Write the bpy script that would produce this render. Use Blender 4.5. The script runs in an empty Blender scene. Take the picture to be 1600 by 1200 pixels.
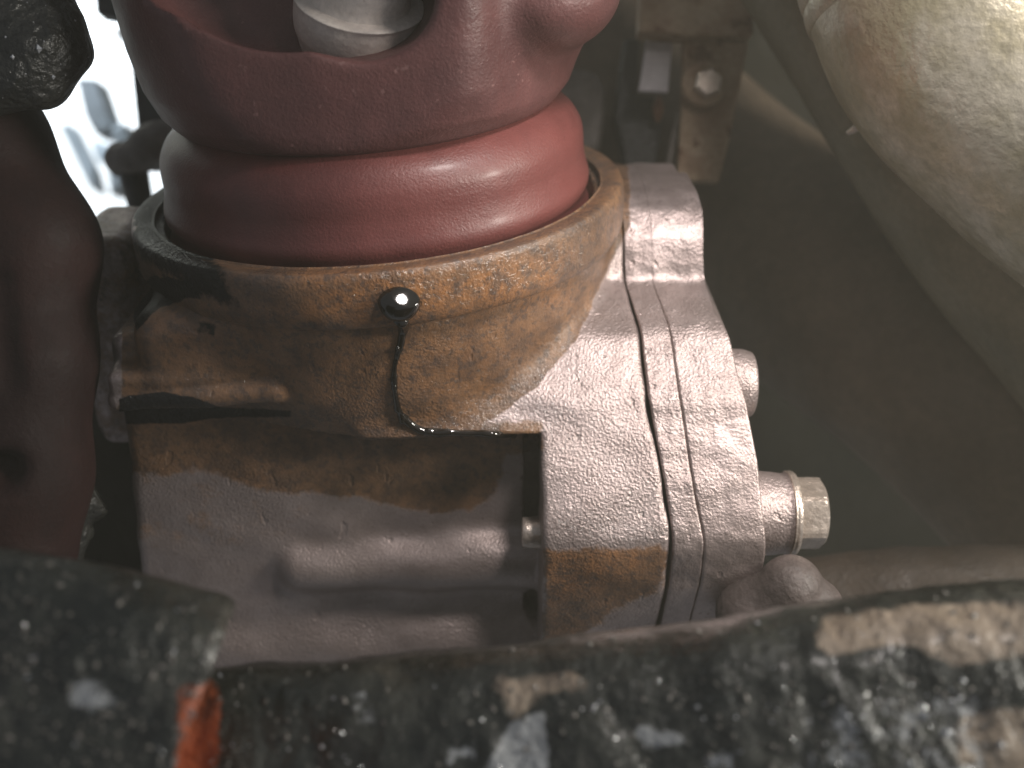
import bpy, math, random
import numpy as np
from mathutils import Vector, Matrix, noise as mnoise
random.seed(4); rng = np.random.default_rng(4)
S = bpy.context.scene

# ------------------------------------------------------------------ camera
F = 1716.0                      # focal length in pixels of the 1600 px wide photograph
PITCH = math.radians(27.0)
fw = np.array([0, math.cos(PITCH), -math.sin(PITCH)])
up = np.array([0, math.sin(PITCH), math.cos(PITCH)])
rt = np.array([1.0, 0, 0])
def ray(px, py): return fw*F + rt*(px-800.0) + up*(600.0-py)
CAM = -ray(594, 292)*2.75/F     # the collar's centre is the world origin; 1 unit = 10 cm
cam = bpy.data.cameras.new("camera"); camo = bpy.data.objects.new("camera", cam)
S.collection.objects.link(camo); S.camera = camo
camo.location = CAM; camo.rotation_euler = (math.radians(90)-PITCH, 0, 0)
cam.sensor_width = 36; cam.lens = 36*F/1600
cam.clip_start = 0.01; cam.clip_end = 200
cam.dof.use_dof = True; cam.dof.focus_distance = 2.32; cam.dof.aperture_fstop = 1.0

def at(px, py, y):              # measuring aid: the point of the plane y seen at a pixel
    d = ray(px, py); return CAM + d*(y-CAM[1])/d[1]
def P(px, py, depth): return CAM + ray(px, py)*depth/F
def proj(p):
    v = np.asarray(p)-CAM; z = v@fw
    return 800+F*(v@rt)/z, 600-F*(v@up)/z

# ------------------------------------------------------------------ world and lamps
w = bpy.data.worlds.new("World"); S.world = w; w.use_nodes = True
w.node_tree.nodes['Background'].inputs[0].default_value = (0.80, 0.86, 1.0, 1)
w.node_tree.nodes['Background'].inputs[1].default_value = 0.20
S.view_settings.view_transform = 'Standard'; S.view_settings.look = 'None'
S.view_settings.exposure = 0.0; S.view_settings.gamma = 1.0
def area(name, loc, target, power, size, col):
    l = bpy.data.lights.new(name, 'AREA'); l.energy = power; l.size = size; l.color = col
    l.shape = 'DISK'
    o = bpy.data.objects.new(name, l); S.collection.objects.link(o); o.location = loc
    o.rotation_euler = (Vector(target)-Vector(loc)).to_track_quat('-Z', 'Y').to_euler(); return o
sp = bpy.data.lights.new("torch", 'SPOT'); sp.energy = 340; sp.spot_size = math.radians(52); sp.spot_blend = 1.0; sp.shadow_soft_size = .22; sp.color = (1.0, .915, .875)
so = bpy.data.objects.new("torch", sp); col0 = S.collection; col0.objects.link(so); so.location = (1.30, -1.40, 2.10)
so.rotation_euler = (Vector((.78, -.45, -.10))-so.location).to_track_quat('-Z', 'Y').to_euler()
area("side_daylight", (3.2, -1.5, 1.0), (1.6, 0.2, 0.35), 125, 0.7, (1.0, 0.95, 0.86))
area("yard_daylight", (-3.5, 4.6, 3.0), (-4.2, 9.0, -2.0), 2300, 2.0, (0.86, 0.93, 1.0))

# ------------------------------------------------------------------ helpers
col = S.collection
def tag(o, label=None, cat=None, group=None, kind=None):
    if label: o['label'] = label
    if cat: o['category'] = cat
    if group: o['group'] = group
    if kind: o['kind'] = kind
    return o
def empty(name, loc, label, cat, group=None):
    o = bpy.data.objects.new(name, None); col.objects.link(o); o.location = loc
    o.empty_display_size = 0.1
    return tag(o, label, cat, group)
def link(name, me, mat, parent=None, smooth=True):
    o = bpy.data.objects.new(name, me); col.objects.link(o)
    if mat is not None: me.materials.append(mat)
    if smooth: me.shade_smooth()
    if parent is not None:
        o.parent = parent; o.matrix_parent_inverse = Matrix.Translation(parent.location).inverted()
    return o
def mesh(name, v, f, mat, parent=None, smooth=True, attrs=None, normals=None):
    me = bpy.data.meshes.new(name); me.from_pydata([tuple(map(float, p)) for p in v], [], [tuple(map(int, q)) for q in f]); me.update()
    o = link(name, me, mat, parent, smooth)
    if attrs:
        for k, a in attrs.items():
            at_ = me.attributes.new(k, 'FLOAT', 'POINT'); at_.data.foreach_set('value', np.asarray(a, np.float32))
    if normals is not None:
        me.normals_split_custom_set_from_vertices([tuple(map(float, n)) for n in normals])
    return o
def nz(p, s, oct_=4):
    return mnoise.fractal(Vector(p)*s, 0.9, 2.0, oct_)
def catmull(pts, n):
    pts = np.asarray(pts, float); q = np.vstack([2*pts[0]-pts[1], pts, 2*pts[-1]-pts[-2]]); out = []
    for i in range(1, len(q)-2):
        a, b, c, d = q[i-1:i+3]
        for t in np.linspace(0, 1, n, endpoint=False):
            out.append(0.5*((2*b)+(c-a)*t+(2*a-5*b+4*c-d)*t*t+(3*b-a-3*c+d)*t**3))
    out.append(pts[-1]); return np.array(out)
def tube(name, path, rad, mat, parent=None, seg=20, sub=8, bump=0.0, bs=6, squash=1.0, caps=True):
    """swept tube; rad one value or one per path point"""
    path = np.asarray(path, float); r = np.broadcast_to(np.asarray(rad, float), (len(path),))
    c = catmull(np.hstack([path, r[:, None]]), sub); pr_, rr = c[:, :3], np.abs(c[:, 3])
    V, Fc = [], []; ref = np.array([0, 0, 1.0])
    for i in range(len(pr_)):
        t = pr_[min(i+1, len(pr_)-1)]-pr_[max(i-1, 0)]; t /= np.linalg.norm(t)
        a = ref-t*(ref@t)
        if np.linalg.norm(a) < 1e-3: a = np.cross(t, [1, 0, 0])
        a /= np.linalg.norm(a); ref = a; b = np.cross(t, a)
        for k in range(seg):
            an = 2*math.pi*k/seg; d = a*math.cos(an)*squash+b*math.sin(an); q = pr_[i]+d*rr[i]
            if bump: q = q+d*bump*nz(q, bs)
            V.append(q)
    for i in range(len(pr_)-1):
        for k in range(seg):
            Fc.append((i*seg+k, i*seg+(k+1) % seg, (i+1)*seg+(k+1) % seg, (i+1)*seg+k))
    if caps:
        Fc.append(tuple(range(seg))[::-1]); Fc.append(tuple((len(pr_)-1)*seg+k for k in range(seg)))
    return mesh(name, V, Fc, mat, parent)
TILT = math.radians(3.6)        # the cup's axis leans a little to the left
AX = np.array([-math.sin(TILT), 0, math.cos(TILT)]); AXX = np.array([math.cos(TILT), 0, math.sin(TILT)]); AYY = np.array([0, 1.0, 0])
def lathe(name, prof, mat, parent=None, seg=256, centre=(0, 0, 0), axes=(AXX, AYY, AX), sub=6, closed=False, smoothp=True, noise_=0.0, ns=7, attr=None):
    prof = np.asarray(prof, float)
    if smoothp: prof = catmull(prof, sub)
    c0 = np.asarray(centre, float); V = []; n = len(prof)
    for r, h in prof:
        for k in range(seg):
            a = 2*math.pi*k/seg
            d = axes[0]*math.cos(a)+axes[1]*math.sin(a)
            p = c0+d*r+axes[2]*h
            if noise_: p = p+d*noise_*nz(p, ns)
            V.append(p)
    Fc = []
    for i in range(n if closed else n-1):
        j = (i+1) % n
        for k in range(seg):
            Fc.append((i*seg+k, i*seg+(k+1) % seg, j*seg+(k+1) % seg, j*seg+k))
    if not closed:
        Fc.append(tuple(range(seg))[::-1]); Fc.append(tuple((n-1)*seg+k for k in range(seg)))
    return mesh(name, V, Fc, mat, parent, attrs=attr(np.array(V)) if attr else None)
XA = (np.array([0, 1.0, 0]), np.array([0, 0, 1.0]), np.array([1.0, 0, 0]))   # lathe about the x axis

def rbox(name, c, size, mat, parent=None, bev=0.01, rot=None, noise_=0.0, ns=5, cuts=0, taper=None):
    import bmesh
    bm = bmesh.new(); bmesh.ops.create_cube(bm, size=1)
    for v in bm.verts:
        v.co = Vector([v.co[i]*size[i] for i in range(3)])
        if taper: v.co.x *= 1+taper*(v.co.z/size[2])
    bmesh.ops.bevel(bm, geom=bm.edges[:], offset=bev, segments=3, affect='EDGES', profile=0.6)
    if cuts: bmesh.ops.subdivide_edges(bm, edges=[e for e in bm.edges if e.calc_length() > bev*3], cuts=cuts, use_grid_fill=True)
    if rot is not None: bmesh.ops.rotate(bm, verts=bm.verts, matrix=Matrix(rot) if not isinstance(rot, Matrix) else rot)
    for v in bm.verts:
        v.co += Vector(c)
        if noise_: v.co += Vector((1, 1, 1))*noise_*nz(v.co, ns)
    me = bpy.data.meshes.new(name); bm.to_mesh(me); bm.free()
    o = link(name, me, mat, parent); 
    return o

# ---- signed distance fields, meshed with surface nets (castings with real fillets)
def smin(a, b, k):
    h = np.clip(0.5+0.5*(b-a)/k, 0, 1); return b*(1-h)+a*h-k*h*(1-h)
def smax(a, b, k): return -smin(-a, -b, k)
def sd_box(p, c, h, r=0.0):
    q = np.abs(p-np.asarray(c))-np.asarray(h)+r
    return np.linalg.norm(np.maximum(q, 0), axis=-1)+np.minimum(q.max(-1), 0)-r
def sd_cap(p, a, b, ra, rb=None):
    a = np.asarray(a, float); b = np.asarray(b, float); rb = ra if rb is None else rb
    pa = p-a; ba = b-a; h = np.clip(pa@ba/(ba@ba), 0, 1)
    return np.linalg.norm(pa-h[..., None]*ba, axis=-1)-(ra+(rb-ra)*h)
def sd_ell(p, c, r):
    q = (p-np.asarray(c)); k0 = np.linalg.norm(q/np.asarray(r), axis=-1); k1 = np.linalg.norm(q/(np.asarray(r)**2), axis=-1)
    return k0*(k0-1)/np.maximum(k1, 1e-6)
def sd_poly(x, y, poly):
    poly = np.asarray(poly, float); d = np.full(x.shape, 1e9); s = np.ones(x.shape)
    n = len(poly)
    for i in range(n):
        ax, ay = poly[i]; bx, by = poly[i-1]
        ex, ey = bx-ax, by-ay; wx, wy = x-ax, y-ay
        h = np.clip((wx*ex+wy*ey)/(ex*ex+ey*ey), 0, 1)
        d = np.minimum(d, (wx-ex*h)**2+(wy-ey*h)**2)
        c1 = y >= ay; c2 = y < by; c3 = ex*wy > ey*wx
        flip = (c1 & c2 & c3) | (~c1 & ~c2 & ~c3); s = np.where(flip, -s, s)
    return s*np.sqrt(d)
def surface_nets(fn, lo, hi, h):
    lo = np.asarray(lo, float); n = np.ceil((np.asarray(hi)-lo)/h).astype(int)+1
    g = np.stack(np.meshgrid(*[lo[i]+h*np.arange(n[i]) for i in range(3)], indexing='ij'), -1)
    f = fn(g).astype(np.float32)
    f[0] = f[-1] = h; f[:, 0] = f[:, -1] = h; f[:, :, 0] = f[:, :, -1] = h
    ins = f < 0
    cs = ins[:-1, :-1, :-1].astype(np.int8)
    cs = sum(ins[i:n[0]-1+i, j:n[1]-1+j, k:n[2]-1+k].astype(np.int8) for i in (0, 1) for j in (0, 1) for k in (0, 1))
    act = (cs > 0) & (cs < 8); ids = np.full(act.shape, -1, np.int64); A = np.argwhere(act); ids[act] = np.arange(len(A))
    acc = np.zeros((len(A), 3)); cnt = np.zeros(len(A))
    corners = [(i, j, k) for i in (0, 1) for j in (0, 1) for k in (0, 1)]
    for a in corners:
        for ax in range(3):
            if a[ax]: continue
            b = list(a); b[ax] = 1
            fa = f[A[:, 0]+a[0], A[:, 1]+a[1], A[:, 2]+a[2]]; fb = f[A[:, 0]+b[0], A[:, 1]+b[1], A[:, 2]+b[2]]
            m = (fa < 0) != (fb < 0); t = np.where(m, fa/np.where(m, fa-fb, 1), 0)
            pt = np.tile(np.array(a, float), (len(A), 1)); pt[:, ax] = t
            acc[m] += pt[m]; cnt[m] += 1
    V = lo+h*(A+acc/cnt[:, None]); Q = []
    for ax in range(3):
        o1, o2 = [i for i in range(3) if i != ax]
        sl = [slice(1, n[i]-1) for i in range(3)]; sl[ax] = slice(0, n[ax]-1)
        s2 = list(sl); s2[ax] = slice(1, n[ax])
        ch = ins[tuple(sl)] != ins[tuple(s2)]; E = np.argwhere(ch)+np.array([s.start for s in sl])
        inside = ins[E[:, 0], E[:, 1], E[:, 2]]
        def cid(d1, d2):
            c = E.copy(); c[:, o1] -= d1; c[:, o2] -= d2; return ids[c[:, 0], c[:, 1], c[:, 2]]
        q = np.stack([cid(1, 1), cid(0, 1), cid(0, 0), cid(1, 0)], 1)
        fl = inside ^ (ax == 1)
        q = np.where(fl[:, None], q, q[:, ::-1]); Q.append(q)
    Q = np.vstack(Q)
    # one newton step and exact normals
    e = h*0.35
    def grad(v):
        G = np.stack([fn(v+np.eye(3)[i]*e)-fn(v-np.eye(3)[i]*e) for i in range(3)], -1)/(2*e); return G
    G = grad(V); inner = ((V > lo+2*h) & (V < lo+h*(n-3))).all(1)
    step = (fn(V)/np.maximum((G**2).sum(-1), .2))[:, None]*G
    step = np.clip(step, -h*.6, h*.6); V = np.where(inner[:, None], V-step, V)
    N = grad(V); N /= np.maximum(np.linalg.norm(N, axis=1, keepdims=True), 1e-6)
    return V, Q, N
def split_parts(V, Q, N, gid, names, mats, parent, attrs=None, labels=None):
    """cut one blended casting surface into its named parts; shading stays continuous"""
    out = []
    for i, nm in enumerate(names):
        q = Q[gid == i]
        if not len(q): continue
        u, inv = np.unique(q, return_inverse=True)
        o = mesh(nm, V[u], inv.reshape(q.shape), mats[i] if isinstance(mats, list) else mats, parent,
                 attrs={k: a[u] for k, a in attrs.items()} if attrs else None, normals=N[u])
        out.append(o)
    return out
def march(fn, px, py, t0=1.2, t1=4.0):
    d = ray(px, py); dn = d/np.linalg.norm(d); t = t0
    for _ in range(200):
        s = float(fn((CAM+dn*t)[None])[0]); t += s*0.7
        if abs(s) < 4e-4 or t > t1: break
    return CAM+dn*t

# stain masks: soft polygons measured on the photographed surface and stored on the vertices
def pmask(V, poly, feather=12):
    v = V-CAM; z = v@fw; x = 800+F*(v@rt)/z; y = 600-F*(v@up)/z
    return np.clip(0.5-sd_poly(x, y, poly)/feather/2, 0, 1)

# ------------------------------------------------------------------ materials
def nodes(name):
    m = bpy.data.materials.new(name); m.use_nodes = True; nt = m.node_tree; return m, nt, nt.nodes['Principled BSDF']
class NB:
    def __init__(s, nt): s.nt = nt; s.tc = nt.nodes.new('ShaderNodeTexCoord').outputs['Object']
    def noise(s, scale, detail=4, rough=.6, vec=None, dist=0, sc3=None):
        n = s.nt.nodes.new('ShaderNodeTexNoise'); n.inputs['Scale'].default_value = scale; n.inputs['Detail'].default_value = detail
        n.inputs['Roughness'].default_value = rough; n.inputs['Distortion'].default_value = dist
        v = vec or s.tc
        if sc3:
            mp = s.nt.nodes.new('ShaderNodeMapping'); mp.inputs['Scale'].default_value = sc3; s.nt.links.new(v, mp.inputs[0]); v = mp.outputs[0]
        s.nt.links.new(v, n.inputs['Vector']); return n.outputs['Fac']
    def vor(s, scale, feature='F1'):
        n = s.nt.nodes.new('ShaderNodeTexVoronoi'); n.inputs['Scale'].default_value = scale; n.feature = feature
        s.nt.links.new(s.tc, n.inputs['Vector']); return n.outputs['Distance']
    def ramp(s, v, a, b, lo=0., hi=1.):
        n = s.nt.nodes.new('ShaderNodeMapRange'); n.interpolation_type = 'SMOOTHSTEP'
        for i, x in zip((1, 2, 3, 4), (a, b, lo, hi)): n.inputs[i].default_value = x
        s.nt.links.new(v, n.inputs[0]); return n.outputs[0]
    def math(s, op, a, b=None, c=None):
        n = s.nt.nodes.new('ShaderNodeMath'); n.operation = op
        for i, x in enumerate((a, b, c)):
            if x is None: continue
            if isinstance(x, (int, float)): n.inputs[i].default_value = x
            else: s.nt.links.new(x, n.inputs[i])
        return n.outputs[0]
    def attr(s, name):
        n = s.nt.nodes.new('ShaderNodeAttribute'); n.attribute_name = name; return n.outputs['Fac']
    def mix(s, f, a, b):
        n = s.nt.nodes.new('ShaderNodeMix'); n.data_type = 'RGBA'
        for i, x in ((0, f), (6, a), (7, b)):
            if isinstance(x, (int, float)): n.inputs[i].default_value = x
            elif isinstance(x, tuple): n.inputs[i].default_value = (*x, 1)
            else: s.nt.links.new(x, n.inputs[i])
        return n.outputs[2]
    def bump(s, h, dist, strength=1.0, prev=None):
        n = s.nt.nodes.new('ShaderNodeBump'); n.inputs['Distance'].default_value = dist; n.inputs['Strength'].default_value = strength
        s.nt.links.new(h, n.inputs['Height'])
        if prev: s.nt.links.new(prev, n.inputs['Normal'])
        return n.outputs[0]
    def to(s, o, i):
        if isinstance(o, (int, float)): i.default_value = o
        elif isinstance(o, tuple): i.default_value = (*o, 1)
        else: s.nt.links.new(o, i)

def simple(name, c1, c2, scale=6, rough=.5, rvar=.15, metal=0., bs=60, bd=.004, coat=0., spec=.5, speck=None, bs2=None, lo=.35, hi=.65):
    m, nt, b = nodes(name); n = NB(nt)
    f = n.ramp(n.noise(scale, 6, .65), lo, hi); c = n.mix(f, c1, c2)
    fine = n.noise(bs*1.7, 3); c = n.mix(n.ramp(fine, .3, .7, 0, .25), c, tuple(x*.45 for x in c1))
    if speck:
        sp = n.ramp(n.noise(speck[0], 3, .7), speck[1], speck[1]+.05); c = n.mix(sp, c, speck[2])
    n.to(c, b.inputs['Base Color'])
    n.to(n.ramp(n.noise(scale*2.3, 5), .3, .7, rough-rvar, rough+rvar), b.inputs['Roughness'])
    b.inputs['Metallic'].default_value = metal; b.inputs['Coat Weight'].default_value = coat; b.inputs['Coat Roughness'].default_value = .2
    b.inputs['Specular IOR Level'].default_value = spec
    nb = n.bump(n.noise(bs, 4, .55), bd)
    if bs2: nb = n.bump(n.noise(bs2[0], 3), bs2[1], 1, nb)
    n.to(nb, b.inputs['Normal']); return m

def aluminium():
    m, nt, b = nodes("oily_cast_aluminium"); n = NB(nt)
    oil0, blk0, wet = n.attr('oil'), n.attr('black'), n.attr('wet'); panel_tint = n.attr('panel_tint')
    med = n.noise(9, 6, .7); fine = n.noise(75, 5, .7); gr = n.noise(30, 4, .65)
    # bare casting: pinkish grey with small darker pits
    base = n.mix(n.ramp(med, .3, .7), (.34, .275, .26), (.47, .39, .375))
    pits = n.ramp(n.noise(95, 3, .6), .56, .70); base = n.mix(n.math('MULTIPLY', pits, .45), base, (.15, .11, .10))
    dm = n.math('MULTIPLY', panel_tint, n.ramp(n.noise(6, 6, .7), .25, .7, .55, 1)); base = n.mix(dm, base, n.mix(med, (.17, .138, .124), (.26, .215, .195)))
    # oil film with an uneven edge
    o = n.math('ADD', oil0, n.math('MULTIPLY', n.math('SUBTRACT', n.noise(13, 7, .75), .5), .85))
    oil = n.ramp(o, .40, .60); oilm = n.math('MULTIPLY', oil, n.ramp(oil0, .0, .15))
    oc = n.mix(n.ramp(n.noise(14, 5, .7), .32, .68), (.075, .036, .013), (.205, .100, .036))
    oc = n.mix(n.math('MULTIPLY', n.attr('amber'), n.ramp(gr, .35, .66, .10, .85)), oc, (.36, .14, .024))
    oc = n.mix(n.math('MULTIPLY', n.ramp(n.noise(48, 4, .75), .48, .64), .72), oc, (.030, .017, .010))
    c = n.mix(n.math('MULTIPLY', oilm, .9), base, oc)
    bk = n.ramp(n.math('ADD', blk0, n.math('MULTIPLY', n.math('SUBTRACT', n.noise(22, 5, .7), .5), .7)), .42, .6)
    bk = n.math('MULTIPLY', bk, n.ramp(blk0, 0, .15))
    c = n.mix(bk, c, (.010, .010, .011))
    n.to(c, b.inputs['Base Color'])
    b.inputs['Metallic'].default_value = .0
    n.to(n.mix(bk, n.mix(oilm, (.46,)*3, (.50,)*3), (.50,)*3), b.inputs['Roughness'])
    n.to(n.math('MAXIMUM', 0, n.math('SUBTRACT', n.math('SUBTRACT', .74, n.math('MULTIPLY', dm, .45)), n.math('MULTIPLY', oilm, .85))), b.inputs['Metallic'])
    n.to(n.math('MAXIMUM', n.math('MULTIPLY', oilm, n.ramp(n.noise(7, 4), .35, .65, .12, .6)), n.math('MAXIMUM', wet, n.math('MULTIPLY', bk, .2))), b.inputs['Coat Weight'])
    n.to(n.math('SUBTRACT', .5, n.math('MULTIPLY', bk, .38)), b.inputs['Specular IOR Level'])
    n.to(n.ramp(wet, 0, 1, .24, .10), b.inputs['Coat Roughness'])
    h = n.math('ADD', n.math('MULTIPLY', n.noise(165, 2, .5), 1.0), n.math('MULTIPLY', n.noise(60, 4, .7), .28))
    h = n.math('MULTIPLY', h, n.ramp(n.noise(3.2, 4, .6), .35, .65, .45, 1.25))
    h = n.math('SUBTRACT', h, n.math('MULTIPLY', n.ramp(n.noise(30, 2, .5, sc3=(1, 1, .6)), .66, .76), .75))
    n.to(n.bump(h, .0029), b.inputs['Normal'])
    n.to(n.bump(n.noise(75, 3, .55), .011), b.inputs['Coat Normal'])
    return m
ALU = aluminium()
YRED = simple("maroon_primer", (.088, .035, .035), (.135, .053, .051), 4.0, .46, .07, 0, 150, .0018, coat=.05, bs2=(12, .003), speck=(30, .66, (.17, .085, .08)))
RED = simple("dark_red_primer", (.115, .034, .032), (.175, .052, .047), 3.0, .44, .05, 0, 170, .0014, coat=.10, bs2=(5, .003))
REDD = simple("dull_red_casting", (.018, .006, .006), (.032, .011, .010), 5, .68, .06, 0, 90, .002, spec=.3)
OIL = simple("black_oil", (.006, .005, .004), (.012, .008, .005), 10, .06, .02, 0, 9, .0005, spec=.9)
OILB = simple("brown_oil", (.030, .014, .007), (.055, .026, .012), 30, .12, .05, 0, 90, .002, coat=1)
STEEL = simple("bolt_steel", (.56, .47, .40), (.72, .62, .54), 16, .36, .08, .75, 80, .0025)
WHITE = simple("dirty_white_plastic", (.74, .66, .58), (.88, .80, .72), 6, .45, .1, 0, 50, .003, speck=(12, .70, (.22, .12, .06)))
GREASE = simple("greasy_black_paint", (.014, .015, .015), (.040, .040, .036), 7, .42, .14, 0, 34, .016, speck=(16, .68, (.16, .14, .12)), bs2=(9, .03))
DARKW = simple("dark_olive_grime", (.016, .016, .010), (.030, .026, .017), 2.2, .8, .1, 0, 20, .01)
BROWN = simple("dark_brown_rust", (.100, .074, .052), (.155, .115, .080), 3, .7, .1, 0, 20, .006)
OLIVE = simple("olive_painted_metal", (.125, .108, .066), (.200, .172, .115), 3, .5, .1, .1, 25, .006)
RUSTY = simple("rusty_plate", (.24, .145, .085), (.40, .30, .20), 8, .6, .12, .1, 40, .006, speck=(9, .6, (.12, .05, .02)))
SILV = simple("worn_silver_metal", (.46, .41, .27), (.74, .68, .55), 5, .40, .10, .5, 30, .005, speck=(19, .70, (.30, .25, .17)), bs2=(6, .004))
GREYP = simple("grey_cast_metal", (.10, .085, .075), (.17, .15, .135), 7, .6, .1, .1, 40, .008)
LABELM = simple("pale_label", (.44, .41, .42), (.52, .49, .50), 5, .5, .05, 0, 40, .001)
PALEW = simple("pale_yard_wall", (.78, .80, .82), (.86, .87, .88), 1.2, .7, .05, 0, 6, .01)
PALEG = simple("pale_grey_paint", (.22, .27, .31), (.30, .35, .40), 2, .6, .1, 0, 6, .01)
BLACKR = simple("black_rubber", (.010, .011, .013), (.022, .023, .026), 8, .45, .12, 0, 40, .01)

# ------------------------------------------------------------------ the gearbox casting
GEAR = empty('gear_housing', (0, 0, -1.1), 'cast metal gear housing with a round oily cup on top and a bolted end cover', 'gear housing')
def X(px, py, y): return at(px, py, y)[0]
def Z(py, y): return at(800, py, y)[2]
prof_px = [(268, .22), (276, .16), (298, .045), (318, -.010), (335, -.045), (370, -.09), (410, -.12), (440, -.145), (462, -.20), (490, -.275), (520, -.345), (560, -.395), (620, -.465), (655, -.497), (684, -.524), (715, -.552),
           (750, -.583), (800, -.624), (830, -.646), (850, -.657), (875, -.662), (910, -.656), (960, -.635), (1060, -.585), (1200, -.51)]
def YP(py): return float(np.interp(py, [q[0] for q in prof_px], [q[1] for q in prof_px]))
PROF = catmull([(y, Z(py, y)) for py, y in prof_px], 3)
zb = -1.45
POLY = np.vstack([PROF, [(-.5, zb), (.42, zb), (.42, PROF[0][1])]])
def skew_fn(pts):
    pts = [(a, b, YP(b)) for a, b, _ in pts]
    # x of a traced edge as a function of y
    ys = np.array([p[2] for p in pts]); xs = np.array([X(*p) for p in pts]); o = np.argsort(ys); return lambda y: np.interp(y, ys[o], xs[o])
XL = skew_fn([(845, 690, -.545), (848, 850, -.68)])
X1 = skew_fn([(966, 300, .05), (978, 440, -.145), (1012, 620, -.475), (1040, 770, -.63), (1050, 850, -.683)])
X2 = skew_fn([(1008, 300, .05), (1020, 440, -.145), (1062, 620, -.475), (1085, 770, -.63), (1100, 850, -.683)])
XR = skew_fn([(1060, 272, .18), (1088, 300, .04), (1097, 330, -.045), (1098, 400, -.115), (1101, 440, -.145), (1118, 490, -.275), (1140, 530, -.36), (1152, 580, -.425), (1170, 650, -.51), (1184, 720, -.58), (1192, 800, -.65), (1196, 860, -.685)])
zc = Z(684, -.52)               # underside of the cup and of the shelf beside it
yp = -.455                      # face of the recessed front panel
xl = X(196, 700, yp)
def parts_sdf(p):
    x, y, z = p[..., 0], p[..., 1], p[..., 2]
    # cup
    lx = p@AXX; h = p@AX; r = np.sqrt(lx**2+y**2)
    ro = np.interp(h, [-.9, -.62, -.45, -.33, -.2, -.125, -.05, 0.02], [.30, .43, .505, .540, .563, .575, .590, .598])
    cup = np.maximum((r-ro)*.93, h-(-.02)); cup = np.maximum(cup, zc-z)
    cup = np.maximum(cup, -np.maximum(r-.53, -.30-h))
    # web: the sloping shelf between cup and flange; the block continues below only on the right
    pr_ = sd_poly(y, z, POLY)
    x1 = X1(np.clip(y, -.69, .3)); xL = XL(np.clip(y, -.69, .3))
    slab = smax(smax(pr_, x-x1, .02), (-.01+.25*(y+.5))-x, .03)
    slab = np.maximum(slab, -(r-.53)) if False else smax(slab, -np.maximum(r-.535, -.30-h), .01)
    shelf = smax(slab, (zc+.004)-z, .012)
    block = smax(slab, xL-x, .014)
    # recessed front panel with its two rounded ribs
    py_ = yp + .018*np.sin((z+.9)*3)
    panel = smax(np.maximum(np.maximum(py_-y, x-X(818, 800, yp)), y-.4), (xl-.06*(zc-z)*1.0)-x, .03)
    panel = np.maximum(panel, z-(zc+.10))
    floor = sd_box(p, (X(830, 800, -.30), .05, -.9), (.12, .41, .6), .0)
    panel = np.minimum(panel, np.maximum(floor, z-(zc+.1)))
    a = at(470, 890, yp+.0); b = at(900, 868, yp-.0)
    rib = sd_cap(p*np.array([1, 1.15, 1.0]), a*np.array([1, 1.15, 1.0]), b*np.array([1, 1.15, 1.0]), .045, .082)
    a2 = at(330, 1010, yp+.03); b2 = at(900, 985, yp+.03)
    rib2 = sd_cap(p, a2, b2, .07, .08)
    # lug on the left of the cup with a ledge under it
    lc = at(318, 528, -.42); lug = sd_box(p, (lc[0], -.26, lc[2]-.02), (.145, .235, .105), .06)
    la = at(190, 622, -.47); lb = at(430, 612, -.50); ledge = sd_cap(p, la, lb, .030, .026)
    ledgeb = sd_box(p, ((la+lb)/2+np.array([0, .20, .02])), (.20, .21, .035), .02)
    neck = sd_box(p, (X(300, 620, -.4)+.02, -.1, (zc+Z(560, -.4))/2), (.19, .31, .13), .03)
    return cup, shelf, block, panel, rib, rib2, lug, np.minimum(ledge, ledgeb+.0), neck
GN = ['cup', 'shelf', 'end_block', 'front_panel', 'rib', 'rib', 'side_lug', 'ledge']
def casting(p):
    cup, shelf, block, panel, rib, rib2, lug, ledge, neck = parts_sdf(p)
    d = smin(cup, shelf, .035); d = np.minimum(d, block)
    q = smin(panel, rib, .05); q = smin(q, rib2, .06)
    d = np.minimum(d, q); d = smin(d, lug, .045); d = smin(d, neck, .02); d = smin(d, ledge, .022)
    return d+.0025*np.sin(p[..., 0]*23+np.sin(p[..., 2]*17)*2)*np.sin(p[..., 2]*19+p[..., 1]*21)
V, Q, N = surface_nets(casting, (-.80, -.70, -1.42), (.72, .40, .02), .0095)
cent = V[Q].mean(1); D = np.stack(parts_sdf(cent), -1); gid = np.argmin(D, -1); gid[gid == 8] = 6
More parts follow.
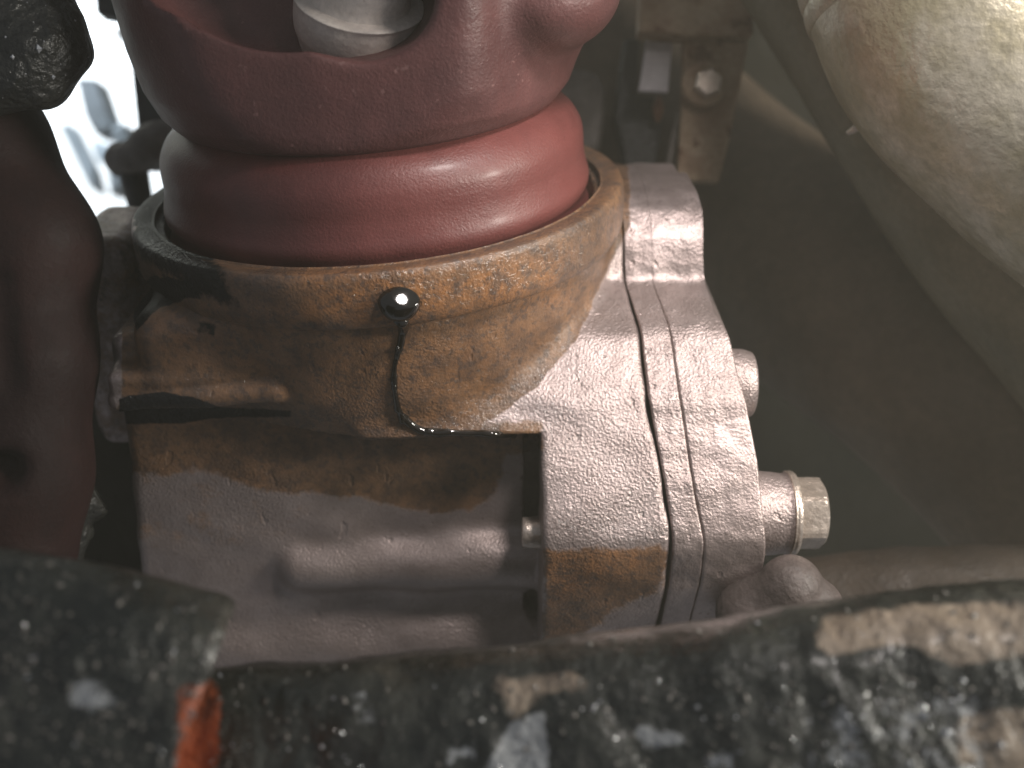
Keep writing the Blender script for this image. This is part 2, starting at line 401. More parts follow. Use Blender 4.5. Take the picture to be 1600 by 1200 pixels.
# rough edges: keep the seam lines tidy
def stain(V):
    oil = pmask(V, [(190, 420), (215, 380), (205, 230), (420, 180), (800, 170), (980, 230), (985, 350), (950, 420), (900, 530), (838, 605), (770, 655), (690, 690), (430, 700), (190, 680)], 10)
    oil = np.maximum(oil, pmask(V, [(180, 640), (845, 660), (845, 700), (790, 715), (775, 770), (740, 800), (640, 800), (560, 775), (420, 770), (330, 740), (190, 740)], 26))
    oil = np.maximum(oil, .42*pmask(V, [(180, 640), (846, 660), (780, 790), (500, 830), (420, 880), (190, 900)], 40))
    oil = np.maximum(oil, .85*pmask(V, [(845, 858), (1030, 846), (1052, 862), (1048, 915), (960, 960), (900, 1010), (845, 1010)], 26))
    oil = np.maximum(oil, .55*pmask(V, [(925, 470), (985, 470), (1000, 540), (920, 545)], 50))
    amber = np.maximum(pmask(V, [(480, 430), (880, 400), (880, 470), (600, 510), (480, 490)], 30), .5*pmask(V, [(848, 860), (1000, 855), (1000, 890), (900, 930), (848, 960)], 15))
    amber = np.maximum(amber, .30*pmask(V, [(210, 500), (900, 480), (700, 690), (400, 600)], 30))
    blk = pmask(V, [(205, 470), (235, 430), (300, 438), (310, 462), (250, 480), (212, 520)], 10)
    blk = np.maximum(blk, pmask(V, [(186, 622), (250, 612), (310, 622), (345, 636), (455, 642), (455, 652), (340, 652), (290, 662), (186, 662)], 8))
    blk = np.maximum(blk, .8*pmask(V, [(205, 230), (262, 230), (268, 330), (300, 370), (340, 400), (370, 450), (400, 490), (330, 480), (200, 400)], 34))
    blk = np.maximum(blk, pmask(V, [(190, 200), (275, 200), (282, 330), (345, 385), (330, 410), (215, 390)], 14))
    blk = np.maximum(blk, .55*pmask(V, [(300, 495), (345, 500), (340, 530), (305, 525)], 8))
    wet = np.maximum(pmask(V, [(650, 690), (690, 650), (780, 620), (880, 530), (930, 560), (900, 700)], 28), pmask(V, [(380, 400), (600, 415), (920, 360), (930, 440), (600, 480), (380, 450)], 18))
    wet = np.maximum(wet, .6*pmask(V, [(850, 790), (1045, 790), (1048, 850), (850, 852)], 22))
    wet = np.maximum(wet, .8*pmask(V, [(190, 585), (440, 585), (440, 640), (190, 660)], 12))
    panel_tint = .55*pmask(V, [(120, 560), (500, 690), (846, 684), (846, 1200), (120, 1200)], 30)  # darker, less metallic tint over the recessed panel and lower left
    return dict(oil=oil, amber=amber, black=blk, wet=wet, panel_tint=panel_tint)
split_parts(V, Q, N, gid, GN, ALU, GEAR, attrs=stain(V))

# lip: a machined ring round the mouth of the cup
hl = -.128
lathe('lip_ring', [(.545, -.20), (.548, -.02), (.556, -.004), (.592, .000), (.603, -.008), (.606, -.03), (.603, -.09), (.596, hl+.01), (.585, hl), (.56, hl-.005), (.545, -.20)],
      ALU, GEAR, seg=360, sub=5, noise_=.0025, ns=6, attr=stain)

# end cover in two plates, cut to the same side profile
def plate(name, fx0, fx1, lift, parent, bev0=.006, rows=18, rough=.0, seam=-.12):
    pp = catmull([(.385, Z(268, .22)-.30), (.37, Z(268, .22)-.05), (.30, Z(268, .22)-.006)]+[(y, Z(py, y)) for py, y in prof_px], 8); t = np.gradient(pp, axis=0); nrm = np.stack([-t[:, 1], t[:, 0]], 1); nrm /= np.linalg.norm(nrm, axis=1)[:, None]
    if nrm[len(nrm)//2] @ np.array([-1, .5]) < 0: nrm = -nrm
    k = len(pp); us = np.r_[0, .3, .75, 1, np.linspace(1, 2, rows)[1:-1], 2, 2.25, 2.7, 3]
    V = []
    for u in us:
        for i in range(k):
            y, z = pp[i]; x0, x1 = float(fx0(y)), float(fx1(y)); bev = bev0*float(np.interp(y, [-.40, seam], [1, .12]))
            ins = bev*(1-math.sqrt(max(0, 1-((1-u) if u <= 1 else max(0, u-2))**2)))
            if u < 1: x = x0+bev*u; s = -ins
            elif u > 2: x = x1-bev*(3-u); s = -ins
            else: x = x0+bev+(x1-x0-2*bev)*(u-1); s = 0
            q = np.array([x, y+nrm[i, 0]*(s+lift), z+nrm[i, 1]*(s+lift)])
            q = q+np.array([0, nrm[i, 0], nrm[i, 1]])*rough*nz(q, 14)
            V.append(q)
    nb = len(us); base = len(V)
    Fc = [(a*k+i, a*k+i+1, (a+1)*k+i+1, (a+1)*k+i) for a in range(nb-1) for i in range(k-1)]
    for a, fx in ((0, fx0), (nb-1, fx1)):
        b0 = len(V)
        for i in range(k): V.append(np.array([float(fx(pp[i][0])), max(pp[i][0], .20), pp[i][1]]))
        for i in range(k-1): Fc.append((a*k+i, a*k+i+1, b0+i+1, b0+i) if a else (a*k+i+1, a*k+i, b0+i, b0+i+1))
    V = np.array(V); return mesh(name, V, Fc, ALU, parent, attrs=stain(V))
g = .0018
plate('gasket_plate', lambda y: X1(y)+g*float(np.interp(y, [-.3, -.12], [1, .1])), lambda y: X2(y), .001, GEAR, rough=.004)
CV = plate('end_cover', lambda y: X2(y), lambda y: XR(y), .0025, GEAR, rough=.003, rows=26)

# bosses and bolts on the end cover
def xl_(name, px, py, y, prof, mat, parent, seg=48, attr=True, **k):
    c = at(px, py, y); return lathe(name, prof, mat, parent, seg=seg, centre=c, axes=XA, attr=stain if attr else None, **k)
xl_('round_boss', 1146, 600, -.34, [(.0, -.10), (.082, -.10), (.084, .0), (.080, .030), (.066, .046), (.0, .050)], ALU, GEAR)
bc = (1184, 802, -.505)
xl_('bolt_boss', *bc, [(.0, -.08), (.101, -.08), (.099, .01), (.094, .055), (.090, .066), (.0, .068)], ALU, GEAR, sub=3)
BOLT = xl_('hex_bolt', *bc, [(.0, .066), (.092, .066), (.099, .070), (.100, .078), (.086, .086), (.0, .088)], STEEL, GEAR, attr=False, sub=3)
def hexhead(name, c, r, x0, x1, mat, parent, rot=.3, n=6):
    V, Fc = [], []
    sts = [(x0, 1.0), (x1-.22*(x1-x0), 1.0), (x1-.10*(x1-x0), .965), (x1, .86)]
    seg = 48
    for x, s in sts:
        for k in range(seg):
            a = 2*math.pi*k/seg; m = (a-rot) % (2*math.pi/n)-math.pi/n
            rh = r*math.cos(math.pi/n)/math.cos(m); rh = min(rh, r*.975)
            if s < 1: rh = min(rh*1.0, r*s) if s > .9 else r*s*.95
            V.append(np.array([c[0]+x, c[1]+rh*math.cos(a), c[2]+rh*math.sin(a)]))
    for i in range(len(sts)-1):
        for k in range(seg): Fc.append((i*seg+k, i*seg+(k+1) % seg, (i+1)*seg+(k+1) % seg, (i+1)*seg+k))
    V.append(np.array([c[0]+x1-.003, c[1], c[2]])); e = len(V)-1
    for k in range(seg): Fc.append(((len(sts)-1)*seg+k, (len(sts)-1)*seg+(k+1) % seg, e))
    o = mesh(name, V, Fc, mat, parent, smooth=False)
    return o
hexhead('bolt_head', at(*bc), .088, .086, .150, STEEL, BOLT, rot=.12)
# stud end in the slot beside the front panel
xl_('stud_end', 838, 832, -.56, [(.0, -.034), (.030, -.033), (.036, -.024), (.036, .03), (.0, .031)], STEEL, GEAR, attr=False, sub=3)
# rear flange seen past the left side
rf = SDFp = None
def rear(p):
    c = at(180, 600, -.12); d = sd_box(p, (c[0]+.02, .0, Z(640, -.12)-.07), (.085, .16, .55), .05)
    c2 = at(212, 440, -.08); d = smin(d, sd_ell(p, (c2[0]+.03, .05, c2[2]-.05), (.085, .15, .09)), .06); return d
V2, Q2, N2 = surface_nets(rear, (-1.0, -.3, -1.45), (-.5, .3, .05), .016)
z0 = np.zeros(len(V2)); mesh('rear_flange', V2, Q2, ALU, GEAR, attrs=dict(oil=z0+.5, amber=z0, black=z0+.42, wet=z0), normals=N2)

# ------------------------------------------------------------------ oil: drop in the weep hole and the trickle under it
def surf(p):
    lx = p@AXX; h = p@AX; r = np.sqrt(lx**2+p[..., 1]**2)
    lip = np.maximum(np.maximum(r-.605, h), hl-h)
    return np.minimum(casting(p), lip)
OD = empty('oil_leak', tuple(march(surf, 625, 480)), 'shiny black drop of oil on the cup rim with a thin trickle running down', 'oil leak')
dc = march(surf, 624, 474)
ico = []
V3, F3 = [], []
nu, nv = 96, 64
Lp = np.array(so.location)-dc; Lp /= np.linalg.norm(Lp); Vp = CAM-dc; Vp /= np.linalg.norm(Vp); Hf = Lp+Vp; Hf /= np.linalg.norm(Hf)
for j in range(nv+1):       # a bulging bead, its upper shoulder shaped toward torch and camera for a broad glint
    ph = math.pi*j/nv
    for i in range(nu):
        t = 2*math.pi*i/nu
        q = np.array([.043*math.sin(ph)*math.cos(t), -.030*math.cos(ph), .037*math.sin(ph)*math.sin(t)])
        q[0] *= 1+.05*math.sin(3*t)
        c0_ = .0275; al = q@Hf; rho = np.linalg.norm(q-Hf*al)
        if al > c0_-rho*rho/.5: q = q-Hf*(al-(c0_-rho*rho/.5))
        V3.append(dc+np.array([0, -.004, 0])+q)
for j in range(nv):
    for i in range(nu): F3.append((j*nu+i, (j+1)*nu+i, (j+1)*nu+(i+1) % nu, j*nu+(i+1) % nu))
mesh('oil_drop', V3, F3, OIL, OD)
def trickle(name, pts, rads, mat, lift=.0):
    P3 = [march(surf, *p) for p in pts]; P3 = [p+np.array([0, -.001-lift, .001]) for p in P3]
    return tube(name, P3, rads, mat, OD, seg=10, sub=6, bump=.003, bs=40)
trickle('trickle', [(627, 500), (630, 515), (627, 535), (622, 552), (617, 575), (616, 600), (618, 622), (622, 640), (632, 655), (648, 667), (668, 677)],
        [.016, .011, .008, .0065, .006, .0075, .006, .008, .012, .009, .008], OIL)
trickle('wet_streak', [(664, 675), (700, 676), (740, 677), (780, 679), (820, 680), (842, 682)], [.010, .009, .008, .008, .007, .005], OIL)
for (px, py, r) in ((629, 655, .011), (622, 543, .007), (617, 601, .006)):
    c = march(surf, px, py); bp = []
    tube('bead', [c+np.array([0, -.002, r]), c+np.array([0, -.006, 0]), c+np.array([0, -.002, -r])], [r*.3, r*.8, r*.3], OIL, OD, seg=12, sub=5)

# ------------------------------------------------------------------ red yoke
YK = empty('red_yoke', (0, 0, 0), 'dark red painted yoke with a round opening seated in the oily cup', 'yoke')
lathe('drum', [(.10, -.25), (.50, -.24), (.520, -.14), (.529, -.095), (.530, -.080), (.524, -.058), (.515, -.038), (.514, -.018), (.522, .004), (.523, .022), (.517, .046), (.513, .075), (.513, .11),
               (.508, .140), (.488, .175), (.450, .205), (.40, .236), (.36, .245), (.1, .25)], RED, YK, seg=256, sub=6, noise_=.003, ns=3)
def yoke(p, k=None):
    lx = p@AXX; h = p@AX; y = p[..., 1]; r = np.sqrt(lx**2+(y*.95)**2)
    ro = np.interp(h, [.14, .17, .19, .215, .25, .31, .40, .50, .70, 1.2], [.38, .385, .40, .455, .485, .510, .526, .534, .54, .54])
    body = np.maximum((r-ro)*.8, .15-h)
    c = at(450, -70, -.47)
    pz = p.copy(); pz[..., 2] = np.minimum(pz[..., 2], c[2]); body = np.maximum(body, h-.76)
    bowl = sd_ell(pz, c+np.array([-.02, .10, .04]), (.31, .17, .26))
    deep = sd_ell(pz*1.0, at(563, -22, -.42), (.150, .32, .135))
    front = smax(-y-.478, ((p[..., 0]-P(745, 130, 2.2)[0])*.86-(y+.478)*.51), .03)
    #                     # flattened front face
    body = smax(body, front, .022)
    # shoulder on the right
    sh = sd_ell(p, P(835, -20, 2.42), (.19, .26, .14))
    body = smin(body, sh, .05)
    rc = smax(body, -bowl, .025); rc = smax(rc, -deep, .02)
    return rc if k is None else (body, bowl, deep)
V4, Q4, N4 = surface_nets(yoke, (-.80, -.80, .12), (.90, .75, .98), .0125)
ce = V4[Q4].mean(1); b_, bo_, de_ = yoke(ce, 1)
g4 = np.where(np.abs(de_) < .02, 2, np.where(np.abs(bo_) < .02, 1, 0))
split_parts(V4, Q4, N4, g4, ['yoke_body', 'bowl', 'socket'], YRED, YK)
# white plug inside the opening
PL = empty('plug', tuple(P(560, 20, 2.30)), 'dirty white stepped plug held inside the opening of the red yoke', 'plug')
pa = P(560, 20, 2.30)
pax = np.array([.18, -.30, .93]); pax /= np.linalg.norm(pax); pux = np.cross([0, 1, 0], pax); pux /= np.linalg.norm(pux); puy = np.cross(pax, pux)
lathe('plug_flange', [(.0, -.10), (.10, -.10), (.125, -.055), (.133, -.03), (.134, .018), (.124, .03), (.0, .032)], WHITE, PL, seg=64, centre=pa, axes=(pux, puy, pax), sub=4)
lathe('plug_stem', [(.0, .03), (.112, .03), (.104, .045), (.104, .30), (.0, .31)], WHITE, PL, seg=64, centre=pa, axes=(pux, puy, pax), sub=4)

# ------------------------------------------------------------------ foreground: greasy crossmember and bracket
def beam(name, edge, y_edge, mat, parent=None, nu=260, drop=1.0, thick=.5, amp=.015, closed_right=None, seed=0, fwd=.55, shear=0.0):
    e = catmull([at(px, py, y) for px, py, y in edge], 20); idx = np.linspace(0, len(e)-1, nu)
    E = np.stack([np.interp(idx, np.arange(len(e)), e[:, i]) for i in range(3)], 1)
    sec = [(.30, -.55), (.22, -.25), (.12, -.06), (.05, -.012), (.0, .0), (-.04, -.01)]
    sec += [(-.04-fwd*t, -.01-.50*t**1.25) for t in np.linspace(.06, 1, 46)]
    sec += [(-.04-fwd, -1.0), (.3, -1.0)]
    V = []
    for q in E:
        for a, b in sec:
            p = q+np.array([0, a, b]); d = nz(p+np.array([seed, 0, 0]), 5, 4)*amp+nz(p, 26, 3)*amp*.25
            V.append(p+np.array([shear*min(0, b+.012), -d*.5, d]))
    m = len(sec); Fc = [(i*m+j, i*m+(j+1) % m, (i+1)*m+(j+1) % m, (i+1)*m+j) for i in range(nu-1) for j in range(m)]
    Fc.append(tuple(range(m))[::-1]); Fc.append(tuple((nu-1)*m+j for j in range(m)))
    V = np.array(V); return V, Fc, m
def bm_attr(V):
    v = V-CAM; z = v@fw; 
    pale = np.maximum(.9*pmask(V, [(1290, 960), (1430, 945), (1700, 930), (1700, 1015), (1500, 1040), (1400, 1010), (1290, 1030), (1250, 1000)], 22), .75*pmask(V, [(1490, 1110), (1700, 1090), (1700, 1250), (1480, 1200)], 26))
    pale = np.maximum(pale, .75*pmask(V, [(750, 1050), (900, 1040), (945, 1085), (860, 1100), (800, 1125)], 26))
    scuff = np.maximum(pmask(V, [(800, 1130), (850, 1110), (860, 1220), (750, 1260), (770, 1180)], 16), .8*pmask(V, [(100, 1075), (150, 1060), (205, 1085), (190, 1110), (130, 1125)], 32))
    scuff = np.maximum(scuff, .45*pmask(V, [(1240, 1080), (1480, 1060), (1700, 1110), (1700, 1300), (1150, 1300)], 40))
    for pl in ([(985, 1142), (1040, 1136), (1085, 1158), (1078, 1172), (1020, 1166)], [(545, 1092), (575, 1090), (588, 1128), (556, 1130)], [(700, 1172), (745, 1160), (740, 1185), (700, 1195)], [(1095, 1175), (1150, 1170), (1150, 1200), (1100, 1205)]):
        scuff = np.maximum(scuff, .85*pmask(V, pl, 22))
    orange = pmask(V, [(288, 1072), (325, 1064), (346, 1085), (344, 1130), (332, 1300), (268, 1300), (278, 1140)], 24)
    return dict(pale=pale, scuff=scuff, orange=orange)
def beam_mat():
    m, nt, b = nodes("greasy_black_crossmember"); n = NB(nt)
    c = n.mix(n.ramp(n.noise(5, 6, .7), .35, .7), (.014, .017, .015), (.045, .046, .038))
    c = n.mix(n.ramp(n.noise(17, 4, .7), .56, .75, 0, .7), c, (.085, .08, .07))
    def cut(a, w=.9, s=14): return n.ramp(n.math('ADD', n.attr(a), n.math('MULTIPLY', n.math('SUBTRACT', n.noise(s, 6, .75), .5), w)), .42, .62)
    c = n.mix(n.math('MULTIPLY', cut('pale'), n.ramp(n.attr('pale'), 0, .1)), c, n.mix(n.noise(20, 4), (.17, .13, .10), (.36, .29, .22)))
    c = n.mix(n.math('MULTIPLY', cut('scuff', 1.4, 22), n.ramp(n.attr('scuff'), 0, .1)), c, n.mix(n.noise(35, 4, .7), (.09, .10, .105), (.62, .63, .64)))
    c = n.mix(n.math('MULTIPLY', cut('orange', 1.0, 18), n.ramp(n.attr('orange'), 0, .1)), c, n.mix(n.noise(14, 4), (.16, .035, .015), (.52, .12, .035)))
    n.to(c, b.inputs['Base Color'])
    n.to(n.ramp(n.noise(11, 5, .7), .35, .65, .22, .60), b.inputs['Roughness'])
    b.inputs['Coat Weight'].default_value = .25; b.inputs['Coat Roughness'].default_value = .18
    nb = n.bump(n.noise(12, 4, .6), .022); nb = n.bump(n.noise(42, 4, .6), .004, 1, nb); n.to(nb, b.inputs['Normal']); return m
BM = beam_mat()
yb = -1.36
Vb, Fb, mb = beam('crossmember', [(250, 1085, yb), (330, 1080, yb), (375, 1074, yb), (420, 1070, yb), (490, 1066, yb), (560, 1058, yb), (700, 1046, yb), (850, 1030, yb), (1000, 1016, yb), (1100, 1002, yb), (1200, 984, yb), (1290, 972, yb), (1370, 960, yb), (1440, 950, yb), (1520, 944, yb), (1620, 934, yb), (1800, 912, yb)], yb, None)
CM = empty('crossmember', tuple(at(800, 1010, yb)-np.array([0, 0, 1])), 'wide black greasy crossmember with chipped paint along the bottom right foreground', 'crossmember')
mesh('beam', Vb, Fb, BM, CM, attrs=bm_attr(Vb))
yl = -1.42
Vl, Fl, ml = beam('bracket', [(-260, 852, yl), (-120, 870, yl), (0, 888, yl), (60, 895, yl), (110, 903, yl), (200, 922, yl), (280, 942, yl), (335, 956, yl), (352, 966, yl)], yl, None, nu=150, seed=7, fwd=.45, shear=.42)
BR = empty('corner_bracket', tuple(at(150, 900, yl)-np.array([0, 0, 1])), 'dark grit covered metal corner in the bottom left foreground, its edge sloping down', 'bracket')
mesh('bracket_body', Vl, Fl, BM, BR, attrs=bm_attr(Vl))
# crumbs of grit and bright flakes stuck in the grease
def crumbs(name, V, m, count, mat, parent, sizes, xr, seed, jr=(3, 40), pick=None):
    r = np.random.default_rng(seed); nu = len(V)//m; VV, FF = [], []
    tries = 0; made = 0
    while made < count and tries < count*60:
        tries += 1
        i = r.integers(1, nu-1); j = r.integers(*jr); p = V[i*m+j]
        px, py = proj(p)
        if not (xr[0] < px < xr[1]) or py > 1230: continue
        if pick and not pick(px, py, r): continue
        q0 = V[i*m+j+1]-p; s = sizes[0]*(sizes[1]/sizes[0])**(r.random()**2.2)
        p = p+q0*r.random(); b0 = len(VV)
        ax = r.normal(size=(3, 3))
        for d in ((1, 0, 0), (-1, 0, 0), (0, 1, 0), (0, -1, 0), (0, 0, 1), (0, 0, -1)):
            VV.append(p+np.array(d)*s*r.uniform(.5, 1.4, 3)+r.normal(size=3)*s*.25)
        for f in ((0, 2, 4), (2, 1, 4), (1, 3, 4), (3, 0, 4), (2, 0, 5), (1, 2, 5), (3, 1, 5), (0, 3, 5)): FF.append(tuple(b0+k for k in f))
        made += 1
    o = mesh(name, VV, FF, mat, parent, smooth=False); tag(o, kind='stuff'); return o
FLAKE = simple("bright_flake", (.55, .56, .58), (.75, .76, .78), 10, .25, .1, .6, 60, .003)
GRIT = simple("grey_grit", (.10, .095, .085), (.24, .22, .20), 20, .6, .1, 0, 60, .003)
crumbs('grit', Vb, mb, 700, GRIT, CM, (.0015, .007), (330, 1620), 1)
crumbs('flakes', Vb, mb, 130, FLAKE, CM, (.001, .0045), (330, 1620), 2, pick=lambda x, y, r: r.random() < (.1+.9*max(0, (y-980)/220)))
crumbs('flakes', Vb, mb, 45, FLAKE, CM, (.003, .0075), (330, 1620), 12, pick=lambda x, y, r: (y > 1060 and (520 < x < 620 or 780 < x < 1120 or x > 1200)) and r.random() < .6)
crumbs('grit', Vl, ml, 800, GRIT, BR, (.0012, .006), (-20, 360), 3)
crumbs('flakes', Vl, ml, 50, FLAKE, BR, (.001, .004), (-20, 360), 4)

# ------------------------------------------------------------------ left: red arm, black hub, the bright gap
ARM = empty('red_casting', tuple(P(40, 500, 2.35)), 'dark red cast arm at the far left beside the housing', 'cast arm')
def arm(p):
    pts = [(-150, 10, .13), (-34, 225, .145), (40, 385, .152), (36, 560, .150), (30, 740, .148), (0, 930, .15)]
    d = None
    for (a, b) in zip(pts[:-1], pts[1:]):
        c = sd_cap(p, P(a[0], a[1], 2.45), P(b[0], b[1], 2.45), a[2], b[2]); d = c if d is None else smin(d, c, .05)
    d = smax(d, -sd_ell(p, P(2, 735, 2.31), (.035, .05, .03)), .05)
    d = smax(d, -sd_cap(p, P(-12, 440, 2.28), P(8, 600, 2.28), .030), .03)
    return d
Va, Qa, Na = surface_nets(arm, P(-260, 1060, 2.5)-np.array([.1, .5, 0]), P(210, -60, 2.4)+np.array([0, .4, .2]), .017)
mesh('arm_body', Va, Qa, REDD, ARM, normals=Na)
HUB = empty('greasy_hub', tuple(P(30, 40, 2.3)), 'black lumpy grease covered hub in the top left corner', 'hub')
def hub(p):
    d = smin(sd_cap(p, P(-40, -60, 2.30), P(60, 60, 2.30), .15, .11), sd_cap(p, P(-60, 120, 2.25), P(45, 95, 2.27), .09, .10), .04)
    q = p*16
    return d+.007*np.sin(q[..., 0]+2*np.sin(q[..., 2]))*np.sin(q[..., 2]*1.3+q[..., 1])+.004*np.sin(q[..., 0]*2.7)*np.sin(q[..., 2]*3.1)
Vh, Qh, Nh = surface_nets(hub, P(-140, 260, 2.3)-np.array([0, .2, .1]), P(190, -120, 2.3)+np.array([0, .25, .1]), .012)
mesh('hub_body', Vh, Qh, GREASE, HUB, normals=Nh)
rr = np.random.default_rng(5); VV, FF = [], []
for k in range(140):
    i = rr.integers(len(Vh)); p = Vh[i]
    if Nh[i]@(CAM-p) < .3: continue
    b0 = len(VV); s = .0015+.006*rr.random()**4
    for d in ((1, 0, 0), (-1, 0, 0), (0, 1, 0), (0, -1, 0), (0, 0, 1), (0, 0, -1)): VV.append(p+np.array(d)*s*rr.uniform(.5, 1.4, 3))
    for f in ((0, 2, 4), (2, 1, 4), (1, 3, 4), (3, 0, 4), (2, 0, 5), (1, 2, 5), (3, 1, 5), (0, 3, 5)): FF.append(tuple(b0+q for q in f))
tag(mesh('flakes', VV, FF, FLAKE, HUB, smooth=False), kind='stuff')
# things in the gap
STR = empty('dark_strut', tuple(P(235, 200, 3.6)), 'dark upright strut with a clamp, seen against the bright gap at left', 'strut')
def strip(name, pts, depth, thick, mat, parent=None, bev=.006, cat=None, rough=.0):
    """a plate cut to an outline, with real thickness"""
    import bmesh
    bm = bmesh.new(); fr = [bm.verts.new(tuple(P(x, y, depth))) for x, y in pts]; f = bm.faces.new(fr)
    r = bmesh.ops.extrude_face_region(bm, geom=[f]); vs = [e for e in r['geom'] if isinstance(e, bmesh.types.BMVert)]
    bmesh.ops.translate(bm, verts=vs, vec=tuple(fw*thick))
    bmesh.ops.recalc_face_normals(bm, faces=bm.faces[:])
    bmesh.ops.bevel(bm, geom=bm.edges[:], offset=bev, segments=3, affect='EDGES', profile=.6)
    me = bpy.data.meshes.new(name); bm.to_mesh(me); bm.free(); o = link(name, me, mat, parent, smooth=False)
    for pl in me.polygons: pl.use_smooth = False
    return o
strip('strut_bar', [(146, -60), (150, 20), (178, 26), (200, 60), (216, 210), (224, 262), (272, 262), (276, 200), (262, 150), (230, 40), (205, -60)], 3.6, .08, BLACKR, STR, .012)
tube('clamp', [P(186, 250, 3.55), P(215, 245, 3.5), P(250, 225, 3.5), P(285, 215, 3.6)], [.045, .06, .07, .06], GREYP, STR, bump=.02)
tube('clamp_leg', [P(205, 250, 3.55), P(212, 285, 3.55), P(222, 330, 3.6)], [.05, .045, .04], BLACKR, STR)
_c = [at(x, y, 8.8) for x, y in ((40, 370), (330, 370), (330, -60), (40, -60))]
YW = mesh('yard_wall', _c+[q+np.array([0, .2, 0]) for q in _c], [(0, 1, 2, 3), (5, 4, 7, 6), (4, 0, 3, 7), (1, 5, 6, 2), (3, 2, 6, 7), (4, 5, 1, 0)], PALEW, None, smooth=False)
tag(YW, kind='structure')
for nm, lab, pts, dp, mt in (('grey_post', 'blurred pale grey post beyond the gap at left, between arm and strut', [(118, 120), (150, 122), (176, 200), (150, 212), (132, 180)], 6.0, PALEG),
                         ('grey_block', 'small blurred grey blue block low in the bright gap', [(172, 200), (194, 190), (204, 222), (180, 238)], 6.0, PALEG),
                         ('grey_sheet', 'blurred grey panel at the bottom of the bright gap, just above the housing', [(166, 255), (182, 240), (205, 280), (172, 305)], 6.2, PALEG),
                         ('grey_sheet', 'thin blurred grey streak slanting down the left edge of the bright gap', [(92, 196), (104, 190), (140, 262), (150, 300), (138, 290)], 6.4, PALEG),
                         ('grey_block', 'small dark blurred lump high in the bright gap beside the strut', [(176, 44), (196, 38), (204, 58), (184, 62)], 5.8, GREYP),
                         ('grey_block', 'pale blurred lump at mid height in the bright gap, below the grey post', [(140, 214), (170, 226), (176, 262), (150, 250)], 6.6, PALEG)):
    o = strip(nm, pts, dp, .2, mt, None, .02); tag(o, lab, 'post' if 'post' in nm else ('block' if 'block' in nm else 'sheet'))
# dark undertray closing the lower left
o = strip('undertray', [(-200, 400), (60, 400), (190, 400), (320, 400), (320, 1150), (-200, 1150)], 2.9, .05, DARKW, None); tag(o, 'dark dirty tray behind the foot of the red arm at lower left', 'tray')
o = tube('bracket_foot', [P(60, 880, 2.62), P(100, 800, 2.60), P(150, 770, 2.62)], [.10, .07, .05], GREASE, None, bump=.03); tag(o, 'dark olive lump under the red arm at lower left', 'bracket')
# ------------------------------------------------------------------ right background
def backwall():
    pts = []; o = rbox('bulkhead', (3.35, 2.0, -.8), (6.1, .12, 6.0), DARKW, None, .02, noise_=.0); tag(o, kind='structure'); return o
backwall()
# bracket with bolt
BK = empty('rusty_bracket', tuple(P(1100, 200, 3.3)), 'rusty upright bracket plate with a bolt, behind the end cover at top', 'bracket')
strip('plate', [(1068, 60), (1170, 66), (1140, 220), (1124, 284), (1058, 282), (1066, 160)], 3.3, .05, RUSTY, BK, .008)
strip('top_plate', [(1003, -60), (1175, -60), (1178, 54), (1092, 56), (998, 50)], 3.25, .09, RUSTY, BK, .012)
tb = P(1098, 134, 3.28)
kb = -fw; bx = np.cross(kb, [0, 0, 1.0]); bx /= np.linalg.norm(bx); by = np.cross(kb, bx)
WS = lathe('washer', [(.0, .0), (.060, .0), (.068, .010), (.066, .022), (.058, .028), (.0, .028)], RUSTY, BK, seg=48, centre=tb, axes=(bx, by, kb), sub=3)

V5, F5 = [], []
for x, s in ((.026, 1), (.062, 1), (.070, .85)):
    for k in range(6): a = math.pi/3*k+.35; V5.append(tb+np.array([.008, 0, -.006])+(bx*math.cos(a)+by*math.sin(a))*.042*s+kb*x)
for i in range(2):
    for k in range(6): F5.append((i*6+k, i*6+(k+1) % 6, i*6+6+(k+1) % 6, i*6+6+k))
F5.append(tuple(12+k for k in range(6)))
mesh('bolt_head', V5, F5, STEEL, BK, smooth=False)
o = strip('white_tag', [(1012, 54), (1052, 56), (1044, 144), (998, 142)], 3.34, .02, LABELM, None, .003); tag(o, 'small blank pale grey tag hanging beside the rusty bracket', 'tag')
o = tube('metal_rod', [P(1062, 178, 3.36), P(1050, 230, 3.36), P(1042, 285, 3.36)], .010, GREYP, None, seg=12); tag(o, 'thin grey rod running down the left edge of the rusty bracket', 'rod')
o = strip('dark_channel', [(975, 60), (1000, 60), (995, 150), (1030, 150), (1034, 200), (1022, 290), (985, 290), (960, 180)], 3.5, .12, BLACKR, None, .015); tag(o, 'black channel below the pale tag', 'channel')
o = tube('orange_wire_end', [P(1029, 152, 3.46), P(1028, 172, 3.45), P(1027, 192, 3.46)], [.010, .018, .006], simple("brown_orange", (.16, .06, .03), (.22, .10, .05), 9), None, seg=12); tag(o, 'small brown orange tip inside the black channel', 'wire')
o = strip('grey_cover', [(830, 110), (905, 106), (935, 112), (948, 135), (946, 180), (938, 236), (905, 250), (820, 240)], 3.5, .15, GREYP, None, .03); tag(o, 'grey cover with a rounded corner just right of the red yoke', 'cover')
o = strip('grey_backing_panel', [(860, 20), (975, 20), (985, 180), (975, 300), (840, 300), (840, 60)], 3.75, .1, BROWN, None, .02); tag(o, 'dim grey panel behind the cover with the rounded corner', 'panel')
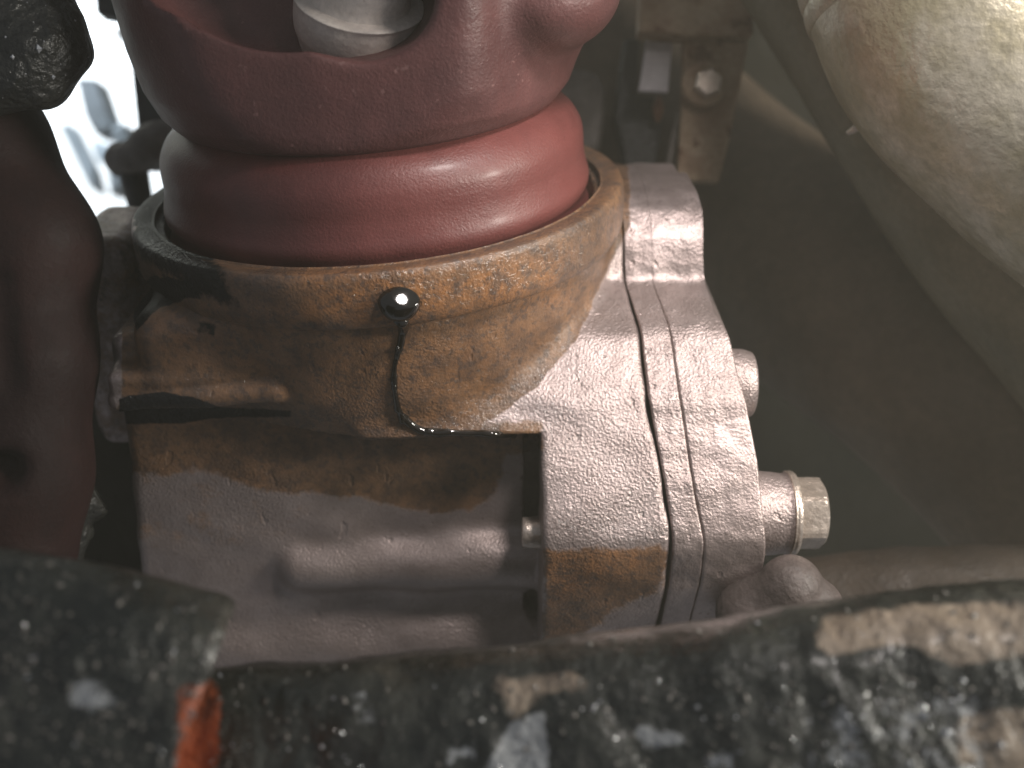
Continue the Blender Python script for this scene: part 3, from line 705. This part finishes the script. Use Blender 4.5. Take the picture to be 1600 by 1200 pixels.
# silver pipe elbow
SP = empty('silver_pipe', tuple(P(1600, 100, 2.5)), 'large worn silver pipe bend filling the top right corner', 'pipe')
tube('pipe_bend', [P(1470, -420, 2.55), P(1492, -160, 2.5), P(1540, 20, 2.48), P(1690, 165, 2.46), P(1880, 310, 2.44), P(2150, 520, 2.4)], [.355, .355, .36, .37, .37, .37], SILV, SP, seg=96, sub=16, bump=.007, bs=1.8)
for k, (sx, rr_) in enumerate(((-30, .375), (-4, .369))):
    c1 = [P(1470, -420, 2.55), P(1492, -160, 2.5), P(1540, 20, 2.48)]
    a = P(1500+k*6, -105+k*34, 2.495); b = P(1509+k*6, -78+k*34, 2.493)
    tube('pipe_bead', [a-(b-a)*.2, a, b, b+(b-a)*.2], [rr_-.02, rr_, rr_, rr_-.02], SILV, SP, seg=96, sub=4)
o = tube('olive_pipe', [P(1260, -90, 3.05), P(1425, 150, 3.0), P(1560, 300, 2.95), P(1770, 530, 2.85), P(1960, 760, 2.75)], [.22, .25, .30, .31, .31], OLIVE, None, seg=96, sub=16, bump=.008, bs=1.5); tag(o, 'dull olive pipe running diagonally under the silver pipe', 'pipe')
o = tube('brown_pipe', [P(860, 60, 4.3), P(1010, 215, 4.15), P(1160, 345, 3.95), P(1310, 455, 3.7), P(1465, 560, 3.5), P(1660, 745, 3.3), P(1850, 960, 3.15)], [.40, .40, .40, .40, .40, .38, .38], BROWN, None, seg=96, sub=16, bump=.008, bs=1.5); tag(o, 'dark brown pipe below the olive pipe, deep at right', 'pipe')
o = tube('hose_clip', [P(1325, 208, 2.75), P(1338, 200, 2.73), P(1345, 194, 2.75)], [.006, .010, .005], STEEL, None, seg=12); tag(o, 'tiny bright metal clip left of the silver pipe', 'clip')
# lower right behind the beam
LC = empty('lobed_casting', tuple(P(1240, 920, 2.3)), 'grey brown lobed casting below the hex bolt', 'casting')
def lob(p):
    d = smin(sd_ell(p, P(1235, 925, 2.45), (.075, .08, .085)), sd_ell(p, P(1282, 950, 2.45), (.05, .07, .06)), .02)
    return smin(d, sd_cap(p, P(1180, 960, 2.5), P(1300, 1010, 2.5), .09), .04)
Vq, Qq, Nq = surface_nets(lob, P(1120, 1090, 2.45)-np.array([0, .2, .05]), P(1360, 850, 2.45)+np.array([0, .25, .05]), .010)
GREYB = simple("grey_brown_casting", (.07, .055, .05), (.12, .095, .088), 6, .6, .1, 0, 40, .006)
mesh('casting_body', Vq, Qq, GREYB, LC, normals=Nq)
o = tube('brown_sleeve', [P(1230, 935, 3.0), P(1330, 940, 2.95), P(1450, 935, 2.9), P(1620, 925, 2.9)], [.11, .13, .135, .13], simple('dim_brown', (.03, .022, .016), (.05, .036, .026), 5, .7), None, seg=48, bump=.008); tag(o, 'brown round sleeve lying level behind the crossmember at right', 'sleeve')

# ------------------------------------------------------------------ thin volume added to give the milky veil of lens flare
mm = bpy.data.materials.new("veil_volume"); mm.use_nodes = True; nt = mm.node_tree; nt.nodes.remove(nt.nodes['Principled BSDF'])
pv = nt.nodes.new('ShaderNodeVolumePrincipled'); pv.inputs['Color'].default_value = (.95, .91, .73, 1); pv.inputs['Density'].default_value = .028
pv.inputs['Anisotropy'].default_value = 0.2
nt.links.new(pv.outputs[0], nt.nodes['Material Output'].inputs['Volume'])
hz = mesh('lens_veil', [(x, y, z) for z in (-9, 7) for y in (-4, 10) for x in (-9, 9)], [(0, 2, 3, 1), (4, 5, 7, 6), (0, 1, 5, 4), (2, 6, 7, 3), (0, 4, 6, 2), (1, 3, 7, 5)], mm, None, smooth=False)
tag(hz, kind='stuff')
